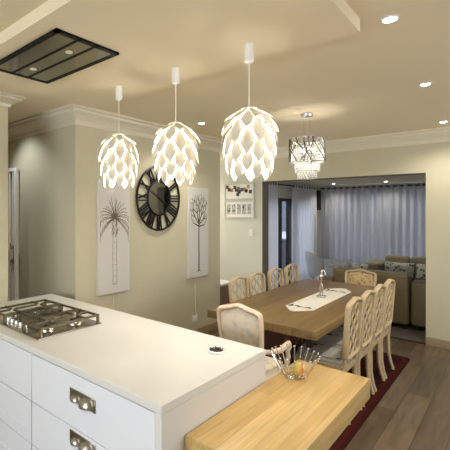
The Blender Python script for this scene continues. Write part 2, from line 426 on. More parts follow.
# gas hob
t = thing('gas_hob', 'stainless steel gas hob with cast iron grates set in the white worktop', 'hob', (-2.49, 1.555, .9))
MB().box(-.36, .36, -.255, .255, 0.0005, .009, .003, 2).build('plate', M['steel'], t)
for bx, by, br in ((-.235, .115, .05), (-.235, -.11, .04), (.0, .06, .065), (.235, .115, .05), (.235, -.11, .04)):
    b = MB().lathe([(0, .0095), (br * 1.25, .0095), (br * 1.2, .02), (br, .024), (br * .9, .03), (0, .03)], 20).build('burner', M['steel'], t, (bx, by, 0))
    MB().lathe([(0, .0305), (br * .7, .0305), (br * .7, .037), (br * .55, .04), (0, .04)], 20).build('burner_cap', M['black'], b)
for gx0, gx1 in ((-.35, -.122), (-.115, .115), (.122, .35)):
    g = MB(); zt = .062
    y0, y1 = (-.115, .235) if -.2 < gx0 < 0 else (-.225, .235)
    w_ = .014
    for yy in (y0, y1): g.bar((gx0, yy, zt), (gx1, yy, zt), .012, w_)
    for xx in (gx0 + .01, gx1 - .01):
        g.bar((xx, y0, zt), (xx, y1, zt), .012, w_)
        for yy in (y0, y1): g.bar((xx, yy, .0095), (xx, yy, zt), .016, .016)
    xm = (gx0 + gx1) / 2
    for yy in ((.06,) if -.2 < gx0 < 0 else (-.11, .115)):
        for dx, dy in ((1, 0), (-1, 0), (0, 1), (0, -1)):
            ex = (gx1 - gx0) / 2
            L_ = ex if dx else .115
            g.bar((xm + dx * .02, yy + dy * .02, zt + .004), (xm + dx * L_, yy + dy * L_, zt + .004), .01, w_)
    g.build('grate', M['iron'], t, smooth=False)
for i in range(5):
    MB().lathe([(0, .0095), (.02, .0095), (.02, .015), (.015, .018), (.014, .042), (.012, .046), (0, .046)], 16).build('knob', M['chrome'], t, (-.115 + i * .058, -.205, 0))

# small dish on the worktop
t = thing('small_dish', 'small round white-rimmed dish with dark contents on the white worktop', 'dish', (-1.237, 1.9, .9))
MB().lathe([(0, .0005), (.043, .0005), (.05, .006), (.05, .013), (.047, .017), (.044, .014), (.042, .009), (0, .009)], 32).build('bowl', M['white'], t)
m = MB()
for k in range(70):
    a, q = random.random() * 2 * PI, 0.0375 * math.sqrt(random.random())
    m.ball((q * math.cos(a), q * math.sin(a), .0135 + random.random() * .005), .0045, u=8, v=5)
o = m.build('filling', mat('dark brown filling', srgb(44, 32, 26), .4, var=.6, vscale=120), t); o['kind'] = 'stuff'

# wire fruit basket and the fruit
bx, by = -.96, 2.31
t = thing('wire_basket', 'silver wire basket with ball-tipped spokes on the oak breakfast bar', 'basket', (bx, by, .72))
m = MB()
for rr, zz in ((.056, .004), (.074, .022)):
    m.tube([(rr * math.cos(2*PI*k/32), rr * math.sin(2*PI*k/32), zz) for k in range(32)], .0022, 6, True)
for k in range(-2, 3):
    q = math.sqrt(.056 ** 2 - (k * .02) ** 2)
    m.tube([(-q, k * .02, .004), (q, k * .02, .004)], .0018, 6); m.tube([(k * .02, -q, .0055), (k * .02, q, .0055)], .0018, 6)
m.build('base_grid', M['chrome'], t)
for k in range(20):
    a = 2 * PI * (k + .3) / 20; ca, sa = math.cos(a), math.sin(a)
    pr = [(.055, .004), (.068, .012), (.088, .045), (.109, .085), (.134, .132)]
    wv = MB().tube([(q * ca, q * sa, z) for q, z in pr], .0026, 6).build('spoke', M['chrome'], t)
    MB().ball((.1355 * ca, .1355 * sa, .135), .0062, u=10, v=7).build('ball_tip', M['chrome'], wv)
m = MB().ball((0, 0, 0), .030, .028, .043, 20, 14)
for v in m.b.verts:
    z = v.co.z / .043
    v.co.x *= 1 - .18 * z; v.co.y *= 1 - .18 * z; v.co.x += .006 * z * z
o = m.build('mango', M['fruit'], None, (bx + .026, by - .012, .72 + .0515)); o.rotation_euler = (R(-8), R(6), R(44))
tag(o, 'single green and red mango standing in the wire basket', 'fruit')

# ------------------------------------------------------------------ pendants
def petal_mesh(r0, z0, r1, z1, bulge, W, lift):
    """one pointed leaf from (r0,z0) down to (r1,z1) curving outwards"""
    m = MB(); n, k = 10, 4; rows = []
    for i in range(n + 1):
        s = i / n
        r = r0 + (r1 - r0) * s + bulge * math.sin(PI * s) + lift * s ** 1.5
        z = z0 + (z1 - z0) * s
        w_ = W * (max(0, math.sin(PI * min(1, .06 + .94 * s))) ** .75) if s < 1 else 0
        w_ = W * (.2 + .8 * math.sin(PI / 2 * min(1, s / .48))) if s < .48 else W * (1 - ((s - .48) / .52) ** 1.9)
        row = []
        for j in range(-k, k + 1):
            u = j / k * w_ / 2
            row.append(m.b.verts.new((r - .9 * u * u / max(r, .05) * 1.0, u, z)))
        rows.append(row)
    for A, B in zip(rows, rows[1:]):
        for j in range(2 * k): m.b.faces.new((A[j], A[j+1], B[j+1], B[j]))
    bmesh.ops.remove_doubles(m.b, verts=m.b.verts[:], dist=1e-5)
    me = m.mesh('petal', M['petal'])
    return me
H = .41
def egg(tt):   # radius against depth below the top, 0..1
    pts = [(0, .040), (.07, .092), (.2, .130), (.38, .142), (.58, .136), (.75, .128), (.9, .112), (1, .098)]
    for (a, ra), (b, rb) in zip(pts, pts[1:]):
        if tt <= b: s = (tt - a) / (b - a); return ra + (rb - ra) * s
    return pts[-1][1]
# top of the leaf, tip of the leaf, leaves in the ring, width, how far the tip stands off
rows_def = [(0.0, .17, 7, .056, .022), (.06, .33, 7, .066, .026), (.18, .51, 7, .072, .022), (.32, .66, 7, .075, .019), (.46, .77, 7, .072, .016), (.60, .88, 7, .064, .014), (.74, .98, 7, .056, .012)]
petal_meshes = []
for a, b, n, W, lift in rows_def:
    r0, r1 = egg(a) - .006, egg(b) - .002
    mid = egg((a + b) / 2) - (r0 + r1) / 2
    petal_meshes.append(petal_mesh(r0, -a * H, r1, -b * H, mid, W, lift))
def pendant(x, label):
    y = 2.04; zt = 2.279
    t = thing('pendant_lamp', label, 'pendant lamp', (x, y, zt), 0, 'white petal pendants over the island')
    MB().lathe([(0, BZ - zt - .0005), (.026, BZ - zt - .0005), (.026, BZ - zt - .1), (.02, BZ - zt - .104), (0, BZ - zt - .104)], 20).build('ceiling_rose', M['white'], t)
    MB().tube([(0, 0, .0), (0, 0, BZ - zt - .103)], .0028, 8).build('cord', M['white'], t)
    MB().lathe([(.0, .004), (.012, .003), (.018, -.01), (.018, -.09), (.0, -.092)], 16).build('lamp_holder', M['white'], t)
    m = MB(); m.tube([(.045 * math.cos(2*PI*k/24), .045 * math.sin(2*PI*k/24), .0) for k in range(24)], .004, 6, True)
    for k in range(3):
        a = 2 * PI * k / 3; m.bar((0, 0, .0), (.045 * math.cos(a), .045 * math.sin(a), .0), .006, .003)
    m.build('top_ring', M['white'], t)
    MB().ball((0, 0, -.135), .032, .032, .042, 16, 12).build('bulb', M['bulb'], t)
    for i, (a, b, n, W, lift) in enumerate(rows_def):
        for k in range(n):
            p = bpy.data.objects.new('petal', petal_meshes[i]); C.objects.link(p); p.parent = t
            p.rotation_euler = (0, 0, 2 * PI * (k + (.5 if i % 2 else 0)) / n + .2)
    l = bpy.data.lights.new('pendant_glow', 'POINT'); l.energy = 9; l.color = (1, .94, .85); l.shadow_soft_size = .05
    o = bpy.data.objects.new('pendant_glow', l); C.objects.link(o); o.location = (x, y, zt - .215)
pendant(-2.20, 'white petal pendant over the gas hob side, hanging before the palm picture')
pendant(-1.645, 'middle white petal pendant, hanging in front of the black wall clock')
pendant(-1.11, 'white petal pendant nearest the chandelier, the largest of the row')

# extractor in the lowered ceiling
t = thing('ceiling_extractor', 'black framed smoked glass extractor hood set flush in the lowered ceiling', 'extractor hood', (-2.113, 1.38, BZ))
hx, hy, fr = .388, .222, .028
m = MB(); z0, z1 = -.014, -.0005
m.box(-hx, hx, -hy, -hy + fr, z0, z1); m.box(-hx, hx, hy - fr, hy, z0, z1); m.box(-hx, -hx + fr, -hy, hy, z0, z1); m.box(hx - fr, hx, -hy, hy, z0, z1)
m.box(-hx, hx, -.075, -.06, z0, z1); m.box(-hx, hx, .045, .06, z0, z1)
m.build('frame', M['blackgloss'], t)
for a, b in ((-hy + fr, -.075), (-.06, .045), (.06, hy - fr)):
    MB().box(-hx + fr + .001, hx - fr - .001, a + .001, b - .001, -.011, -.001).build('glass_panel', M['hoodglass'], t)
for x in (-.2, .2):
    MB().lathe([(0, -.0112), (.022, -.0112), (.022, -.015), (.014, -.016), (0, -.016)], 18).build('lamp', mat('hood lamp lens', srgb(236, 226, 196), .25), t, (x, -.0075, 0))

# ------------------------------------------------------------------ downlights
def downlight(x, y, z, label, e, m='spot', col=(1, .95, .87), cone=140):
    t = thing('downlight', label, 'ceiling light', (x, y, z), 0, 'recessed ceiling downlights')
    MB().lathe([(.03, -.0005), (.045, -.0005), (.045, -.006), (.036, -.008), (.03, -.004)], 24).build('rim', M['white'], t)
    MB().lathe([(0, -.001), (.0295, -.001), (.0295, -.007), (.022, -.0115), (0, -.0135)], 24).build('lens', M[m], t)
    if e:
        l = bpy.data.lights.new('downlight_beam', 'SPOT'); l.energy = e; l.color = col; l.spot_size = R(cone); l.spot_blend = .8; l.shadow_soft_size = .03
        o = bpy.data.objects.new('downlight_beam', l); C.objects.link(o); o.location = (x, y, z - .02)
downlight(-.495, 2.415, CZ, 'bright ceiling downlight nearest the lowered ceiling corner', 34)
downlight(-.545, 3.85, CZ, 'bright ceiling downlight, middle one of the row on the right', 34)
downlight(-.625, 5.62, CZ, 'ceiling downlight close to the wall above the wide opening', 26)
downlight(-2.65, 3.76, CZ, 'ceiling downlight between the second and third pendants, before the clock wall', 34)
downlight(-1.87, 8.8, 2.28, 'small lit downlight of the living room above the right curtain', 16, 'spotdim', (1, .93, .86))
downlight(-2.83, 8.8, 2.28, 'small lit downlight of the living room, left one near the corner', 16, 'spotdim', (1, .93, .86))

# ------------------------------------------------------------------ chandelier
cx, cy = -1.60, 4.16
t = thing('chandelier', 'crystal drum chandelier with chrome twigs hanging over the dining table', 'chandelier', (cx, cy, CZ))
MB().lathe([(0, -.0005), (.062, -.0005), (.064, -.012), (.058, -.03), (0, -.032)], 28).build('canopy', M['chrome'], t)
for dx in (-.03, .03):
    MB().tube([(dx, 0, -.031), (dx, 0, -.27)], .0025, 6).build('cable', M['chrome'], t)
for z in (-.265, -.515):
    m = MB(); m.tube([(.172 * math.cos(2*PI*k/48), .172 * math.sin(2*PI*k/48), z) for k in range(48)], .006, 8, True, (1.5, .8), (0, 0, 1))
    if z > -.3: m.bar((-.172, 0, -.265), (.172, 0, -.265), .012, .006); m.bar((0, -.172, -.265), (0, .172, -.265), .012, .006)
    m.build('drum_rim', M['chrome'], t)
m = MB(); rnd = random.Random(3)
for k in range(26):
    a0 = rnd.random() * 2 * PI; da = rnd.uniform(-.9, .9); zs = [-.265, -.515] if rnd.random() < .7 else [-.3, -.48]
    pts = []
    for i in range(7):
        s = i / 6; a = a0 + da * s + .1 * math.sin(s * 5 + k)
        pts.append((.174 * math.cos(a), .174 * math.sin(a), zs[0] + (zs[1] - zs[0]) * s))
    m.tube(pts, .0042, 6)
m.build('twig_wire', M['darknickel'], t)
def beads(r, z0, z1, n, rows, size):
    m = MB()
    for i in range(rows):
        z = z0 + (z1 - z0) * i / max(1, rows - 1)
        for k in range(n):
            a = 2 * PI * (k + .5 * (i % 2)) / n
            bmesh.ops.create_icosphere(m.b, subdivisions=1, radius=1, matrix=Matrix.Translation((r * math.cos(a), r * math.sin(a), z)) @ Matrix.Rotation(a, 4, 'Z') @ Matrix.Diagonal((size * .6, size, size * 1.5, 1)))
    return m
for r, z0, z1, n, rows, size in ((.160, -.285, -.5, 30, 8, .010), (.122, -.53, -.60, 26, 4, .010), (.092, -.62, -.672, 20, 3, .010)):
    o = beads(r, z0, z1, n, rows, size).build('crystal_strands', M['crystal'], t, smooth=False); o['kind'] = 'stuff'
for r, z in ((.122, -.518), (.122, -.61), (.092, -.607), (.092, -.682)):
    MB().tube([(r * math.cos(2*PI*k/40), r * math.sin(2*PI*k/40), z) for k in range(40)], .0035, 6, True).build('tier_ring', M['chrome'], t)
for k in range(4):
    a = PI / 4 + PI / 2 * k
    MB().ball((.075 * math.cos(a), .075 * math.sin(a), -.38), .016, .016, .024, 12, 8).build('bulb', M['crystalbulb'], t)
l = bpy.data.lights.new('chandelier_glow', 'POINT'); l.energy = 3.5; l.color = (1, .95, .88); l.shadow_soft_size = .04
o = bpy.data.objects.new('chandelier_glow', l); C.objects.link(o); o.location = (cx, cy, CZ - .45)

# ------------------------------------------------------------------ clock wall
t = thing('wall_clock', 'large black skeleton wall clock with roman numerals and dark mirror centre', 'clock', (WX, 3.575, 1.855))
# built in the plane Y-Z, facing +X; local u = clockwise-right seen from the room is -Y... the viewer faces -X, so right is +Y
def P2(rad, ang, x=.02):   # ang clockwise from 12 o'clock as seen from the room
    return (x, rad * math.sin(ang), rad * math.cos(ang))
Rr = .385
m = MB(); m.tube([P2(Rr, 2*PI*k/64) for k in range(64)], .012, 8, True, (1, 1.2), (1, 0, 0)); m.build('outer_ring', M['black'], t)
ri = .205
m = MB(); m.tube([P2(ri, 2*PI*k/48) for k in range(48)], .011, 8, True, (1, 1.2), (1, 0, 0)); m.build('inner_ring', M['black'], t)
m = MB(); m.lathe([(0, .012), (ri, .012), (ri, .018), (0, .018)], 48); m.rot(PI / 2, 'Y'); m.build('mirror_disc', M['mirror'], t)
nums = ['XII', 'I', 'II', 'III', 'IIII', 'V', 'VI', 'VII', 'VIII', 'IX', 'X', 'XI']
for i, s in enumerate(nums):
    m = MB(); a = 2 * PI * i / 12
    e = Vector((0, math.sin(a), math.cos(a))); tg = Vector((0, math.cos(a), -math.sin(a)))   # outward and clockwise
    wd = {'I': .034, 'V': .062, 'X': .062}; tot = sum(wd[c] for c in s); u = -tot / 2
    sc_ = min(1, .15 / tot)
    def pt(uu, rr): return Vector((.02, 0, 0)) + e * rr + tg * (uu * sc_)
    lo, hi = ri + .006, Rr - .008
    for c in s:
        q = wd[c]; c0 = u + q / 2
        if c == 'I': m.bar(pt(c0, lo), pt(c0, hi), .014, .018, (1, 0, 0))
        elif c == 'V':
            m.bar(pt(c0, lo), pt(c0 - .024, hi), .009, .018, (1, 0, 0)); m.bar(pt(c0, lo), pt(c0 + .024, hi), .02, .018, (1, 0, 0))
        else:
            m.bar(pt(c0 - .024, lo), pt(c0 + .024, hi), .009, .0178, (1, 0, 0)); m.bar(pt(c0 + .024, lo), pt(c0 - .024, hi), .02, .0182, (1, 0, 0))
        u += q
    m.build('numeral', M['black'], t, smooth=False)
m = MB()
m.bar((.028, 0, 0), Vector(P2(.12, R(120), .028)), .014, .004, (1, 0, 0)); m.bar((.032, 0, 0), Vector(P2(.17, R(300), .032)), .010, .004, (1, 0, 0))
m.build('clock_hand', M['black'], t)

def ribbon(m, pts, w0, w1, x=.0):
    n = len(pts)
    rad = [w0 + (w1 - w0) * i / (n - 1) for i in range(n)]
    m.tube([(x, p[0], p[1]) for p in pts], rad, 6, False, (1, .35), (1, 0, 0))
cw, ch = .455, 1.2
def canvas(yc, zc, label, kind):
    t = thing('canvas_picture', label, 'picture', (WX, yc, zc), 0, 'tall white canvases on the clock wall')
    MB().box(.001, .035, -cw / 2, cw / 2, -ch / 2, ch / 2, .002, 1).build('stretched_canvas', M['canvas'], t)
    m = MB(); X = .0355; rnd = random.Random(5)
    if kind == 'palm':
        ct = .2
        for s in (-1, 1):
            ribbon(m, [(s * .028 + .004 * math.sin(k), -.5 + k * .066) for k in range(10)], .0028, .0022, X)
        for k in range(9): ribbon(m, [(-.028, -.48 + k * .06), (.0, -.475 + k * .06), (.028, -.482 + k * .06)], .001, .001, X)
        for k in range(34):   # shaggy head of old leaf stubs
            z = .07 + rnd.random() * .19 - .07; y = rnd.uniform(-.04, .04)
            ribbon(m, [(y, z), (y + rnd.uniform(-.015, .015), z + .035), (y + rnd.uniform(-.03, .03), z + .05)], .0035, .001, X)
        for k in range(23):   # fronds
            a = -PI * .62 + 2 * PI * .62 * k / 22 + rnd.uniform(-.05, .05)
            L_ = rnd.uniform(.24, .34)
            pts = []
            for i in range(8):
                s = i / 7
                pts.append((max(-.2, min(.2, math.sin(a) * L_ * s * .85)), ct + math.cos(a) * L_ * s - .16 * s * s * (.4 + .6 * abs(math.sin(a)))))
            ribbon(m, pts, .0055, .0016, X)
            for i in (3, 4, 5, 6):
                y, z = pts[i]; ribbon(m, [(y, z), (y + .012 * math.copysign(1, math.sin(a)), z - .035)], .002, .0008, X)
        ribbon(m, [(-.03, -.505), (0, -.5), (.035, -.507)], .005, .002, X)
        m.build('palm_drawing', M['inkgrey'], t)
    else:
        ribbon(m, [(.0, -.52), (.003, -.3), (-.002, -.05), (.002, .12)], .013, .009, X)
        for k in range(5): ribbon(m, [(0, -.515), ((k - 2) * .03, -.528)], .005, .001, X)
        def br(y, z, a, L_, w_, n):
            y2, z2 = y + math.sin(a) * L_, z + math.cos(a) * L_
            if abs(y2) > .2 or z2 > .56: return
            ribbon(m, [(y, z), ((y + y2) / 2 + rnd.uniform(-.006, .006), (z + z2) / 2), (y2, z2)], w_, w_ * .7, X)
            if n:
                for q in ((-.5, .45) if n != 3 else (-.5, .05, .5)): br(y2, z2, a + q + rnd.uniform(-.2, .2), L_ * rnd.uniform(.68, .86), w_ * .62, n - 1)
            else:
                m.ball((X, y2, z2), .0025, .006, .006, 6, 4)
        for a in (-1.25, -.75, -.3, .1, .5, .95, 1.4): br(0, .1 + .05 * (1 - abs(a)), a, .125, .0092, 3)
        m.build('tree_drawing', M['ink'], t)
    return t
canvas(2.835, 1.42, 'tall white canvas with a sketched palm tree, left of the clock', 'palm')
canvas(4.37, 1.41, 'tall white canvas with a bare black tree, right of the clock', 'tree')
# socket and cable below the tree picture
t = thing('power_socket', 'white wall socket below the bare tree canvas', 'socket', (WX, 4.32, .25))
MB().box(.0005, .008, -.06, .06, -.045, .045, .002, 1).build('plate', M['white'], t)
MB().box(.0085, .04, -.02, .02, -.02, .025, .006, 2).build('plug', M['white'], t)
m = MB(); m.tube([(WX + .036, 4.32, .279), (WX + .02, 4.325, .34), (WX + .008, 4.32, .5), (WX + .006, 4.325, .805)], .004, 6)
tag(m.build('power_cable', M['white']), 'thin white cable running down from the tree canvas to the socket', 'cable')
m = MB(); m.tube([(WX + .006, 2.84, .815), (WX + .006, 2.842, .5), (WX + .006, 2.84, .12)], .004, 6)
tag(m.build('power_cable', M['white']), 'thin white cable hanging below the palm tree canvas', 'cable')

# ------------------------------------------------------------------ wall with the photo frames
def frame(z0, z1, label):
    t = thing('photo_frame', label, 'picture frame', (-3.515, BY, (z0 + z1) / 2), 0, 'white photo frames beside the opening')
    hw, hh = .29, (z1 - z0) / 2; b = .022
    m = MB(); m.box(-hw, hw, -.025, -.001, hh - b, hh); m.box(-hw, hw, -.025, -.001, -hh, -hh + b); m.box(-hw, -hw + b, -.025, -.001, -hh + b, hh - b); m.box(hw - b, hw, -.025, -.001, -hh + b, hh - b)
    m.build('frame', mat('grey white frame', srgb(206, 206, 202), .4), t)
    MB().box(-hw + b, hw - b, -.012, -.0015, -hh + b, hh - b).build('mount', M['white'], t)
    return t
t = frame(1.895, 2.185, 'white frame with a colour photo collage, upper of two by the opening')
pal = [(120, 70, 56), (70, 50, 46), (150, 120, 104), (40, 44, 56), (60, 66, 74), (130, 90, 60), (46, 70, 50), (60, 84, 120), (190, 110, 60), (36, 34, 36), (170, 160, 150), (96, 60, 70), (54, 52, 58)]
spots_ = [(-.24, .035), (-.19, .045), (-.14, .03), (-.09, .055), (-.05, .02), (0, .05), (.005, -.01), (.06, .02), (.1, .05), (.14, .025), (.19, .05), (.22, .02), (-.01, -.055)]
for i, ((x, z), c) in enumerate(zip(spots_, pal)):
    MB().box(x - .027, x + .027, -.0145, -.0125, z - .03, z + .03).build('photo_print', mat('print %d' % i, srgb(*c), .4, var=.5, vscale=40), t).rotation_euler = (0, R(random.uniform(-12, 12)), 0)
t = frame(1.575, 1.885, 'white frame with five small grey photos in a row, lower one')
for k in range(5):
    MB().box(-.2 + k * .1 - .034, -.2 + k * .1 + .034, -.0145, -.0125, -.085, .085).build('photo_print', spots('grey print %d' % k, srgb(190, 190, 188), srgb(58, 58, 58), 26 + k * 3, .3, .5, .4), t)
t = thing('light_switch', 'white light switch plate on the wall left of the opening', 'switch', (-3.285, BY, 1.335))
MB().box(-.04, .04, -.008, -.0005, -.06, .06, .002, 1).build('plate', M['white'], t)
MB().box(-.013, .013, -.012, -.0085, -.022, .022, .001, 1).build('rocker', M['white'], t)

# security gate at the hall wall
t = thing('security_gate', 'white metal security gate with ornate lock at the hall wall', 'gate', (-4.5, 2.30, 0))
m = MB(); m.bar((.25, 0, 0), (.25, 0, 2.2), .04, .03); m.bar((-.25, 0, 0), (-.25, 0, 2.2), .04, .03); m.bar((-.27, 0, 2.19), (.27, 0, 2.19), .03, .04); m.bar((-.27, 0, .1), (.27, 0, .1), .03, .04)
m.build('gate_frame', M['white'], t, smooth=False)
for k in range(5): MB().bar((-.17 + k * .085, 0, .11), (-.17 + k * .085, 0, 2.18), .014, .014).build('bar', M['white'], t)
m = MB(); m.box(.1, .23, -.025, .025, 1.13, 1.24, .004, 1)
for s in (-1, 1):
    m.tube([(.16 + .045 * math.cos(a * .5) * (1 - a / 22), -.012, 1.185 + s * (.06 + .05 * math.sin(a * .5) + a * .006)) for a in range(16)], .008, 6)
m.build('lock_scroll', M['chrome'], t)

# ------------------------------------------------------------------ dining table, runner, figurine, rug
RX0, RX1, RY0, RY1 = -2.85, -.9, 2.45, 5.40
m = MB(); rc = .06; poly = []
hx, hy = (RX1 - RX0) / 2, (RY1 - RY0) / 2
for (sx, sy, a0) in ((1, 1, 0), (-1, 1, 90), (-1, -1, 180), (1, -1, 270)):
    for k in range(6):
        a = R(a0 + 90 * k / 5); poly.append((sx * (hx - rc) + rc * math.cos(a), sy * (hy - rc) + rc * math.sin(a)))
m.prism(poly, 0.0005, .010)
o = m.build('rug', rug_mat(RX0, RX1, RY0, RY1), None, ((RX0 + RX1) / 2, (RY0 + RY1) / 2, 0)); tag(o, 'dark red persian rug under the dining table and chairs', 'rug')
FZ = .0125
TX, TY = -1.65, 4.345
t = thing('dining_table', 'long thick oak dining table with slim black legs on the red rug', 'table', (TX, TY, FZ))
tz = .76 - FZ
MB().box(-.49, .515, -1.215, 1.2, tz - .07, tz, .006, 2).build('tabletop', M['oak'], t)
DB = mat('dark brown timber', srgb(84, 56, 42), .5, var=.25, vscale=14)
for y0, y1 in ((-1.02, -.94), (1.125, 1.185)):
    hw = .19 if y0 < 0 else .3
    MB().box(-hw, hw, y0, y1, .0605, tz - .1305, .004, 1).build('pedestal', DB, t)
    MB().box(-hw - .01, hw + .01, y0 - .01 if y0 < 0 else y0, y1 + .01, .0005, .06, .004, 1).build('foot', M['black'], t)
    MB().box(-hw - .01, hw + .01, y0, y1, tz - .13, tz - .0705, .003, 1).build('top_rail', M['black'], t)
MB().box(-.03, .03, -.939, 1.124, .2, .28, .003, 1).build('stretcher', DB, t)
for x, y in ((.44, -1.14), (.44, 1.14), (-.42, 1.14)): MB().box(x - .02, x + .02, y - .02, y + .02, tz - .15, tz - .0705).build('bracket', M['black'], t)

# runner with pointed ends
RX, ry0, ry1 = -1.54, 3.64, 5.12
m = MB(); poly = [(-.13, -.58), (-.02, -.74), (.03, -.74), (.14, -.58), (.14, .58), (.03, .74), (-.02, .74), (-.13, .58)]
m.prism(poly, 0, .003)
t = thing('table_runner', 'cream table runner with pointed ends and dark embroidered lettering', 'table runner', (RX, 4.38, .7605))
m.build('cloth', M['linen'], t)
def script(y, flip):
    m = MB(); x = -.095; s = 1
    pts = []
    # a flowing capital, then two words of looped lower-case strokes
    cap = [(0, -.02), (.004, .03), (.012, .034), (.018, .02), (.006, .006), (.02, .0), (.014, -.018), (.0, -.02)]
    m.tube([(x + a * 1.1, y + b * 1.1, .0046) for a, b in cap], .0042, 6, False, (1, .4))
    for n, start in ((7, .03), (5, .125)):
        pts = []
        for i in range(n * 8):
            q = i / 8 * 2 * PI
            hgt = .011 + (.012 if int(i / 8) in (2, 3) else 0)
            pts.append((x + start + i / 8 * .0115 - .006 * math.sin(q), y + hgt * (1 - math.cos(q)) * .6 - .012, .0046))
        m.tube(pts, .0026, 6, False, (1, .5))
    bmesh.ops.scale(m.b, vec=(1.15, 1.4, 1), verts=m.b.verts[:], space=Matrix.Translation((0, -y, 0)))
    return m
script(-.53, 0).build('lettering', M['thread'], t)
script(.50, 0).build('lettering', M['thread'], t)
# silver figurine
t = thing('figurine', 'polished silver figurine on a square base standing on the table runner', 'figurine', (-1.545, 4.42, .764))
MB().box(-.038, .038, -.038, .038, 0, .026, .004, 2).build('base', M['silver'], t)
m = MB()
m.tube([(-.018, 0, .0265), (-.012, .004, .06), (-.018, 0, .1), (-.004, 0, .15), (.002, 0, .19), (-.004, 0, .225), (0, 0, .25), (.002, 0, .258)], [.009, .009, .012, .016, .013, .021, .016, .007], 10, False, (1, .75))
m.tube([(.02, 0, .0265), (.01, -.004, .06), (.012, 0, .1), (0, 0, .15)], [.008, .008, .011, .013], 10)
m.tube([(.014, 0, .235), (.04, .0, .25), (.03, 0, .29), (.01, 0, .30)], [.007, .006, .005, .005], 8)
m.tube([(-.016, 0, .235), (-.038, .0, .222), (-.03, .0, .18), (-.012, .01, .165)], [.007, .006, .005, .005], 8)
m.ball((.004, 0, .277), .014, .014, .018, 12, 10)
m.build('figure', M['silver'], t)

# ------------------------------------------------------------------ chairs
def loop_back(hw0, hw1, z0, z1, crest, n=16, rake=.17, y0=-.2):
    """outline of a shaped chair back, anticlockwise, returned as 3D points"""
    half = []
    for k in range(15):
        a = PI / 2 * k / 14
        x = hw1 * math.sin(a) ** .62
        half.append((x, z1 - .085 + .085 * max(0, math.cos(a)) ** .36 + crest * math.exp(-(x / (hw1 * .36)) ** 2)))
    half.append((hw1, z1 - .13))
    zm = (z0 + z1) / 2
    half += [(hw1 * .955, zm), (hw0 * 1.02, z0 + .07), (hw0 * .97, z0 + .02), (hw0 * .8, z0), (0, z0)]
    full = half + [(-x, z) for x, z in half[-2:0:-1]]
    return [(x, y0 - (z - .46) * rake, z) for x, z in full]
def cabriole(x, y, sx, sy, h=.44, r=.024, splay=.03):
    pts = [(x, y, h), (x + sx * .012, y + sy * .012, h * .86), (x + sx * .008, y + sy * .008, h * .62), (x - sx * .006, y - sy * .006, h * .3), (x + sx * splay * .3, y + sy * splay * .3, .05), (x + sx * splay * .6, y + sy * splay * .6, .022), (x + sx * splay * .6, y + sy * splay * .6, .0005)]
    return MB().tube(pts, [r * 1.05, r * 1.1, r * .85, r * .58, r * .5, r * .72, r * .6], 10)
def rear_leg(x, y, sx, h=.46):
    pts = [(x, y, h), (x, y - .004, h * .75), (x + sx * .0, y - .008, h * .45), (x + sx * .006, y - .03, h * .15), (x + sx * .008, y - .045, .02), (x + sx * .008, y - .045, .0005)]
    return MB().tube(pts, [.022, .02, .017, .015, .016, .016], 8)
def dining_chair(loc, rotz, label):
    t = thing('dining_chair', label, 'chair', loc, rotz, 'carved side chairs along the dining table')
    zs = .44
    m = MB(); m.prism([(-.17, -.2), (.17, -.2), (.188, .14), (.175, .2), (.09, .215), (-.09, .215), (-.175, .2), (-.188, .14)], zs - .055, zs + .0)
    m.build('seat_frame', M['washed'], t)
    m = MB(); m.prism([(-.155, -.185), (.155, -.185), (.175, .13), (.163, .188), (.09, .2), (-.09, .2), (-.163, .188), (-.175, .13)], zs + .0005, zs + .045)
    bmesh.ops.bevel(m.b, geom=[e for e in m.b.edges if all(v.co.z > zs + .03 for v in e.verts)], offset=.025, segments=3, affect='EDGES')
    m.build('seat', M['seat'], t)
    for sx in (-1, 1): cabriole(sx * .155, .175, sx, 1, zs - .056, .024, .02).build('leg', M['washed'], t)
    for sx in (-1, 1): rear_leg(sx * .152, -.185, sx, zs - .056).build('leg', M['washed'], t)
    lp = loop_back(.165, .172, .50, .953, .017, rake=.07)
    m = MB(); m.tube(lp, .023, 8, True, (.7, 1.0), (0, 1, 0))
    for sx in (-1, 1): m.tube([(sx * .152, -.19, zs - .054), (sx * .15, -.2, .48), (sx * .146, -.204, .52)], [.02, .018, .018], 8)
    m.build('back_frame', M['washed'], t)
    m = MB()
    n = 5; zb, zt = .505, .935
    for j in (-1.5, -.5, .5, 1.5):
        pts = []
        zt_j = zt - .012 * abs(j)
        for i in range(43):
            z = zb + (zt_j - zb) * i / 42
            wv = .017 * math.cos(i / 42 * 2 * PI * 3.5) * (1 if (j + .5) % 2 == 0 else -1)
            pts.append((j * .073 * (.95 + .07 * i / 42) + wv, -.2 - (z - .46) * .07, z))
        m.tube(pts, .009, 6, False, (1.25, .8), (0, 1, 0))
    m.build('lattice', M['washed'], t)
    return t
G = 'carved side chairs along the dining table'
RXc, LXc = -1.206, -1.955
first = dining_chair((RXc, 3.54, FZ), R(90), 'lattice-back chair on the right of the table, nearest the oak breakfast bar')
for y, lab in ((3.935, 'second lattice-back chair from the breakfast bar on the table\'s right side'), (4.33, 'third lattice-back chair from the breakfast bar on the table\'s right side'), (4.725, 'lattice-back chair on the right of the table, nearest the leather sofa')):
    dup(first, (RXc, y, FZ), R(90), lab)
for y, lab in ((3.79, 'carved chair on the far side of the table, nearest the clock wall'), (4.19, 'second carved chair from the clock wall, below the photo frames'), (4.68, 'third carved chair from the clock wall, before the left end of the opening'), (5.15, 'carved chair on the far side of the table, nearest the glazed door')):
    dup(first, (LXc, y, FZ), R(-90), lab)
